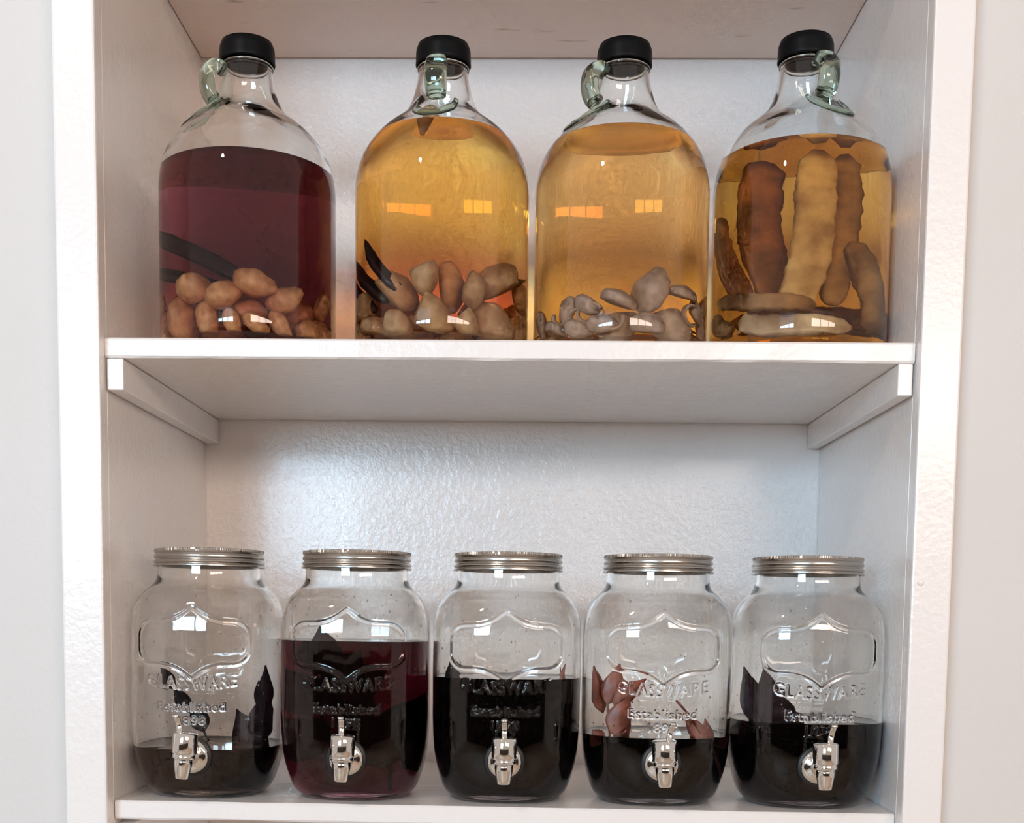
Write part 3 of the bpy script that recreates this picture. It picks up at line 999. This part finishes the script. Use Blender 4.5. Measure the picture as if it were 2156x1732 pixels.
def jar_inner(name, zl):
    """Inner wall: dry above the liquid level, wetted below; normals face the cavity."""
    th = np.linspace(0, 2 * PI, 161)[:-1]
    zs = np.concatenate([np.linspace(0.0125, 0.2440, 90)])
    zs = [0.0075, 0.0095] + [z for z in zs if abs(z - zl) > 0.001] + [zl]
    rows = []
    for z in sorted(zs, reverse=True):
        w, n = jar_in(z)
        w -= 0.0 if z > 0.011 else (0.0125 - z) * 0.9
        r = se_rad(th, w, n)
        rows.append(np.stack([r * np.cos(th), r * np.sin(th), np.full_like(th, z)], 1))
    me = grid_mesh(name, rows, None, (0, 0, 0.0085))
    for p in me.polygons:
        p.material_index = 1 if p.center.z < zl else 0
    return me


def jar_in(z):
    return float(smooth_interp(max(z, 0.006), jz, jw)) - JT, float(smooth_interp(max(z, 0.006), jz, jn))


JAR_ME = jar_shell()


def jar_liquid(name, zl):
    th = np.linspace(0, 2 * PI, 121)[:-1]
    zs = [0.0070, 0.0092] + list(np.linspace(0.0125, zl, 46))
    V, faces, rows = [], [], []
    for z in zs:
        w, n = jar_in(z)
        w += 0.0009 - (0.0 if z > 0.011 else (0.0125 - z) * 0.9)
        r = se_rad(th, w, n)
        rows.append([len(V) + k for k in range(len(th))])
        V += [(a * math.cos(t), a * math.sin(t), z) for a, t in zip(r, th)]
    for w2, dz in ((0.985, -0.0002), (0.955, -0.0009)):
        w, n = jar_in(zl); r = se_rad(th, (w + 0.0009) * w2, n)
        rows.append([len(V) + k for k in range(len(th))])
        V += [(a * math.cos(t), a * math.sin(t), zl + dz) for a, t in zip(r, th)]
    m = len(th)
    for a, b in zip(rows, rows[1:]):
        for k in range(m):
            faces.append((a[k], a[(k + 1) % m], b[(k + 1) % m], b[k]))
    V += [(0, 0, 0.0078), (0, 0, zl - 0.0009)]
    for k in range(m):
        faces.append((len(V) - 2, rows[0][(k + 1) % m], rows[0][k]))
        faces.append((len(V) - 1, rows[-1][k], rows[-1][(k + 1) % m]))
    me = pydata(name, V, faces)
    for p in me.polygons:
        p.material_index = 1 if p.center.z > zl - 0.00095 and abs(p.normal.z) > 0.3 else 0
    return me


def lid_rad(i, th, r):
    if i in (2, 3):
        return r + 0.00028 * (1 if int(th / (2 * PI) * 320) % 2 else -1)
    return r


LIDZ = 0.2305
LID_ME = lathe('lid_band', [(0.0440, 0.0205), (0.0530, 0.0207), (0.0546, 0.0203), (0.0551, 0.0182), (0.0551, 0.0172), (0.0546, 0.0158), (0.0541, 0.0150), (0.0546, 0.0140), (0.0554, 0.0124), (0.0555, 0.0112), (0.0548, 0.0098),
                            (0.0541, 0.0090), (0.0544, 0.0080), (0.0556, 0.0064), (0.0559, 0.0052), (0.0552, 0.0040), (0.0547, 0.0034), (0.0552, 0.0026), (0.0560, 0.0014), (0.0561, 0.0004), (0.0556, 0.0),
                            (0.0540, 0.0002), (0.0530, 0.0010), (0.0528, 0.0170), (0.0440, 0.0178)], 320, lid_rad, closed=True)
DISC_ME = lathe('lid_disc', [(0, 0.0200), (0.030, 0.0200), (0.0405, 0.0198), (0.0436, 0.0204), (0.0438, 0.0182), (0, 0.0182)], 72)

# tap: flange, gasket, stem, barrel, collar, nozzle, lever; the origin is on the jar wall, -Y towards the room
FLANGE_ME = lathe('tap_flange', [(0, 0.0060), (0.0085, 0.0060), (0.0095, 0.0052), (0.0130, 0.0047), (0.0158, 0.0036), (0.0168, 0.0020), (0.0168, 0.0008), (0, 0.0008)], 56)
GASKET_ME = lathe('tap_gasket', [(0, 0.0012), (0.0188, 0.0012), (0.0198, 0.0002), (0.0200, -0.0022), (0, -0.0022)], 56)
STEM_ME = lathe('tap_stem', [(0, 0.030), (0.0062, 0.030), (0.0068, 0.020), (0.0072, 0.010), (0.0085, 0.0055), (0, 0.0055)], 36)
BARREL_ME = lathe('tap_barrel', [(0, 0.0166), (0.0080, 0.0166), (0.0095, 0.0160), (0.0102, 0.0145), (0.0102, -0.0040), (0.0098, -0.0056), (0.0090, -0.0060), (0.0089, -0.0066), (0.0094, -0.0072), (0.0094, -0.0098), (0.0088, -0.0108), (0, -0.0108)], 48)
NOZZLE_ME = lathe('tap_nozzle', [(0, -0.0100), (0.0070, -0.0100), (0.0082, -0.0118), (0.0086, -0.0145), (0.0081, -0.0190), (0.0069, -0.0255), (0.0060, -0.0310), (0.0056, -0.0316), (0.0046, -0.0312), (0.0044, -0.0250), (0, -0.0240)], 40)
LEV = spline([(0, -0.0085, 0.0040), (0, -0.0092, 0.0110), (0, -0.0068, 0.0180), (0, -0.0062, 0.0240), (0, -0.0092, 0.0300), (0, -0.0128, 0.0328)], 6)
LEVER_ME = sweep('tap_lever', LEV, lambda f: 0.0026 + 0.0003 * f, lambda f: 0.0016, Vector((1, 0, 0)), 12, 3.0)
for me in (FLANGE_ME, GASKET_ME, STEM_ME):
    me.transform(Matrix.Rotation(PI / 2, 4, 'X'))           # axis along -Y

for me_ in (LID_ME, DISC_ME):
    me_.transform(Matrix.Scale(0.86, 4, (0, 0, 1)))
BARREL_ME.transform(Matrix.Diagonal((1.17, 1.17, 0.93, 1)))
NOZZLE_ME.transform(Matrix.Diagonal((1.04, 1.04, 0.93, 1)))
JAR_Y = 0.0965
JAR_X = (-0.3055, -0.1535, 0.0015, 0.1543, 0.3060)
JARS = [  # centre px at mid height, level px, liquid, label, liquid label, tap tilt
    (426, 1580, 'liq_umber', 'clear jar nearly empty with dark brown drink, leftmost on lower shelf', 'shallow dark brown drink', 0.10),
    (747.5, 1352, 'liq_plum', 'jar filled highest with plum-red drink up through its badge', 'plum-red drink', 0.05),
    (1066, 1431, 'liq_black', 'jar filled with black drink just up to the badge point', 'black violet drink', 0.0),
    (1387, 1556, 'liq_black2', 'jar with rust-red leaves sticking out of black drink', 'black blue drink', -0.04),
    (1713, 1526, 'liq_black', 'rightmost jar with dark leaves over black drink below the lettering', 'black violet drink', -0.02),
]
jar_pos = []
for i, (cx, lv, lm, lab, llab, tilt) in enumerate(JARS):
    zf = floor_z(JAR_X[i])
    jar_pos.append(Vector((JAR_X[i], JAR_Y, zf)))
    t = thing('drink_jar', lab, 'jar', (JAR_X[i], JAR_Y, zf + 0.0009), 0, 'glass drink jars with taps on the lower shelf')
    t.rotation_euler.y = TILT
    zl = at(cx, lv, JAR_Y - 0.072).z - zf
    link('jar_body', JAR_ME, M['jar_glass'], t)
    ji = jar_inner('jar_inner', zl)
    ji.materials.append(M['jar_glass']); ji.materials.append(M['wet_glass'])
    link('inner_wall', ji, None, t, True)
    lid = link('lid_band', LID_ME, M['tin'], t); lid.location.z = LIDZ
    lid.rotation_euler.z = 0.4 * i
    dsc = link('lid_disc', DISC_ME, M['tin_disc'], lid, True)
    lq = jar_liquid('jar_drink', zl)
    lq.materials.append(M[lm][0]); lq.materials.append(M[lm][1])
    lq = link('drink', lq, None, t, True)
    tag(lq, llab)
    tw = float(smooth_interp(TAP_Z, jz, jw))
    tap = link('tap', STEM_ME, M['chrome'], t, True)
    tap.location = (0, -tw - 0.0012, TAP_Z)
    tap.rotation_euler = (0, tilt, 0)
    tag(tap, 'chrome drink tap')
    link('tap_flange', FLANGE_ME, M['chrome'], tap, True)
    link('gasket', GASKET_ME, M['rubber'], tap, True)
    for nm, me in (('barrel', BARREL_ME), ('nozzle', NOZZLE_ME), ('lever', LEVER_ME)):
        q = link(nm, me, M['chrome'], tap, True)
        q.location = (0, -0.0300, 0.0110)
        if nm == 'lever':
            q.rotation_euler = (0, [-.25, -.05, 0, .22, .15][i], 0)


# ------------------------------------------------------------------ leaves in the jars
def leaf_mesh(name, ln, wd, curl, cup, seed):
    """A pointed leaf along +Z with a raised midrib and real thickness."""
    nu, nv = 18, 9
    top, bot = [], []
    for i in range(nu):
        f = i / (nu - 1)
        w = wd * (math.sin(PI * f ** 0.72) ** 1.25 if 0 < f < 1 else 0.0) + 0.0007
        for k in range(nv):
            s = -1 + 2 * k / (nv - 1)
            x = s * w
            y = curl * (f * f) * ln + cup * (s * s) * w + 0.0015 * noise.noise(Vector((f * 4 + seed, s * 2, seed)))
            rib = 0.0006 * math.exp(-(s / 0.16) ** 2)
            top.append((x, y - 0.00035 - rib, f * ln)); bot.append((x, y + 0.00035 + rib, f * ln))
    V = top + bot
    n = len(top)
    F = []
    for i in range(nu - 1):
        for k in range(nv - 1):
            a = i * nv + k
            F.append((a, a + 1, a + nv + 1, a + nv))
            F.append((n + a, n + a + nv, n + a + nv + 1, n + a + 1))
    for i in range(nu - 1):
        for k in (0, nv - 1):
            a = i * nv + k
            F.append((a, a + nv, n + a + nv, n + a))
    for k in range(nv - 1):
        for i in (0, nu - 1):
            a = i * nv + k
            F.append((a, a + 1, n + a + 1, n + a))
    return pydata(name, V, F)


def clamp_jar(me, mw, j):
    """Keep a mesh given in the jar's frame inside the inner wall of jar j."""
    inv = mw.inverted()
    for v in me.vertices:
        q = mw @ v.co
        w, n = jar_in(max(q.z, 0.014))
        lim = float(se_rad(math.atan2(q.y, q.x), w - 0.0030, n))
        d = math.hypot(q.x, q.y)
        k = min(1.0, lim / max(d, 1e-6))
        v.co = inv @ Vector((q.x * k, q.y * k, max(q.z, 0.0118)))


def leaf(parent, me, mat, loc, rot):
    o = link('leaf', me, M[mat], parent, True)
    o.location = loc
    o.rotation_euler = rot
    return o


def jar_pt(j, px, py, dep):
    """Point in jar j seen at a pixel, dep metres from the jar axis (negative to the front), relative to the jar base."""
    q = at(px, py, jar_pos[j].y + dep)
    return q - jar_pos[j]


def sprig(j, label, group, mat, stem_pts, leaves, stem_r=0.0013, seed=0.0):
    """A stem through points with leaves: (px, py, dep, length, width, lean, yaw)."""
    base = jar_pt(j, *stem_pts[0])
    base.z = max(base.z, 0.0135)
    t = thing('leaf_sprig', label, 'leaves', jar_pos[j] + base, 0, group)
    pts = [jar_pt(j, *p) - base for p in stem_pts]
    pts[0] = Vector((0, 0, 0))
    path = spline([tuple(p) for p in pts], 8)
    sm = sweep('stem', path, lambda f: stem_r, lambda f: stem_r, Vector((1, 0.3, 0.1)), 8, 2.0)
    clamp_jar(sm, Matrix.Translation(base), j)
    link('stem', sm, M[mat], t, True)
    for k, (px, py, dep, ln, wd, lean, yaw) in enumerate(leaves):
        me = leaf_mesh('leaf', ln, wd, 0.16 * math.sin(k * 2.1 + seed), 0.25, seed + k)
        loc, rot = jar_pt(j, px, py, dep) - base, (0.12 * math.cos(k * 1.7 + seed), math.radians(lean), yaw)
        clamp_jar(me, Matrix.Translation(base) @ Matrix.LocRotScale(loc, Euler(rot), (1, 1, 1)), j)
        leaf(t, me, mat, loc, rot)
    return t


LG = 'leaf sprigs in the drink jars'
sprig(0, 'dark slate leaves slanting behind the lettering in the leftmost jar', LG, 'leaf_blue', [(470, 1640, .02), (430, 1540, .03), (380, 1460, .03), (345, 1405, .03)],
      [(365, 1450, .03, .028, .007, -30, .2), (400, 1500, .03, .034, .008, -30, .3), (430, 1540, .03, .034, .010, -20, .2)], seed=1)
sprig(0, 'dark leaf mass against the right side of the leftmost jar', LG, 'leaf_dark', [(545, 1650, .02), (552, 1560, .03), (560, 1480, .03), (562, 1400, .03)],
      [(545, 1600, .03, .060, .020, -25, .0), (552, 1560, .035, .055, .016, 8, .5), (556, 1500, .03, .050, .010, 4, .3), (520, 1640, .02, .045, .018, -35, .2), (545, 1630, .02, .05, .016, 10, .7)], seed=2)
sprig(1, 'dark leaves crowding the upper left of the plum-red jar', LG, 'leaf_dark', [(700, 1640, -.01), (690, 1540, -.02), (680, 1440, -.02), (665, 1345, -.02)],
      [(690, 1420, -.030, .050, .020, -10, .1), (700, 1460, -.030, .055, .022, 35, .0), (680, 1500, -.030, .055, .022, -35, .2), (720, 1520, -.03, .055, .024, 25, .0), (740, 1580, -.03, .055, .024, 50, .0), (690, 1580, -.03, .05, .024, -50, .0), (730, 1450, -.025, .045, .018, 60, .1)], seed=3)
sprig(1, 'dark leaves low on the right in the plum-red jar', LG, 'leaf_dark', [(800, 1640, .025), (810, 1560, .02), (825, 1500, .015)],
      [(815, 1560, .010, .055, .020, 20, .0), (800, 1600, .020, .050, .020, -20, .0), (825, 1600, .005, .04, .018, 55, .1)], seed=4)
sprig(2, 'small dark leaf tip at the left of the black drink jar', LG, 'leaf_blue', [(960, 1640, .02), (955, 1520, .03), (950, 1440, .03)], [(952, 1470, .03, .042, .012, -6, .2)], seed=5)
sprig(2, 'small brown leaf tip at the right of the black drink jar', LG, 'leaf_red', [(1160, 1640, .03), (1175, 1520, .04), (1188, 1430, .04)], [(1180, 1470, .04, .038, .006, 10, .2), (1182, 1480, .04, .042, .008, 22, .6)], seed=6)
sprig(3, 'rust-red leaves standing above the drink at the jar left', LG, 'leaf_red', [(1290, 1640, -.02), (1285, 1560, -.030), (1280, 1490, -.035), (1278, 1430, -.035)],
      [(1280, 1482, -.040, .042, .0105, 16, .1), (1292, 1482, -.045, .044, .0085, 54, .2), (1290, 1545, -.045, .042, .0120, 22, .1), (1270, 1500, -.030, .048, .0080, -12, .4),
       (1312, 1545, -.040, .034, .0100, -14, .0), (1276, 1562, -.035, .024, .0080, -60, .2), (1300, 1560, -.03, .034, .0100, 30, .5)], seed=7)
sprig(3, 'thin stem with a reddish leaf leaning left at jar middle', LG, 'leaf_red', [(1500, 1640, -.02), (1475, 1545, -.03), (1450, 1505, -.035), (1424, 1474, -.038)],
      [(1485, 1560, -.03, .034, .008, -38, .2), (1500, 1570, -.02, .030, .008, -20, .6)], seed=8)
sprig(4, 'dark violet leaves leaning at the left of the rightmost jar', LG, 'leaf_dark', [(1640, 1640, -.01), (1625, 1560, -.02), (1605, 1480, -.025)],
      [(1605, 1530, -.020, .064, .013, -16, .1), (1632, 1540, -.030, .068, .015, -12, .0), (1660, 1545, -.030, .052, .016, -25, .1), (1690, 1545, -.025, .036, .014, -50, .1)], seed=9)


# ------------------------------------------------------------------ droplets clinging inside the jars
def droplets(j, zl, n, seed):
    r_ = random.Random(seed)
    V, F = [], []
    bm0 = bmesh.new(); bmesh.ops.create_icosphere(bm0, subdivisions=1, radius=1.0)
    bv = [v.co.copy() for v in bm0.verts]; bf = [[v.index for v in f.verts] for f in bm0.faces]; bm0.free()
    for _ in range(n):
        z = r_.uniform(zl + 0.004, 0.205); th = r_.uniform(-PI, 0.0) if r_.random() < 0.7 else r_.uniform(0, PI)
        w, nn = jar_in(z); rr = float(se_rad(th, w, nn)) - 0.0002
        c = Vector((rr * math.cos(th), rr * math.sin(th), z)); nrm = Vector((math.cos(th), math.sin(th), 0)); tg = Vector((-nrm.y, nrm.x, 0))
        s_ = 0.00035 + 0.0008 * r_.random() ** 2.5
        b = len(V)
        for v in bv:
            V.append(c + tg * (v.x * s_) + Vector((0, 0, 1)) * (v.z * s_ * 1.25) + nrm * (v.y * s_ * 0.45))
        F += [[b + i for i in f] for f in bf]
    return pydata('droplets', V, F, False)


for j, t in enumerate([o for o in list(scene.objects) if o.name.split('.')[0] == 'drink_jar']):
    k = min(range(5), key=lambda q: abs(JAR_X[q] - t.location.x))
    zl = at(JARS[k][0], JARS[k][1], JAR_Y - 0.072).z - floor_z(JAR_X[k])
    o = link('droplets', droplets(k, zl, (230, 120, 110, 200, 150)[k], 40 + k), M['drop'], t, True)
    tag(o, 'fine droplets clinging to the glass', kind='stuff')
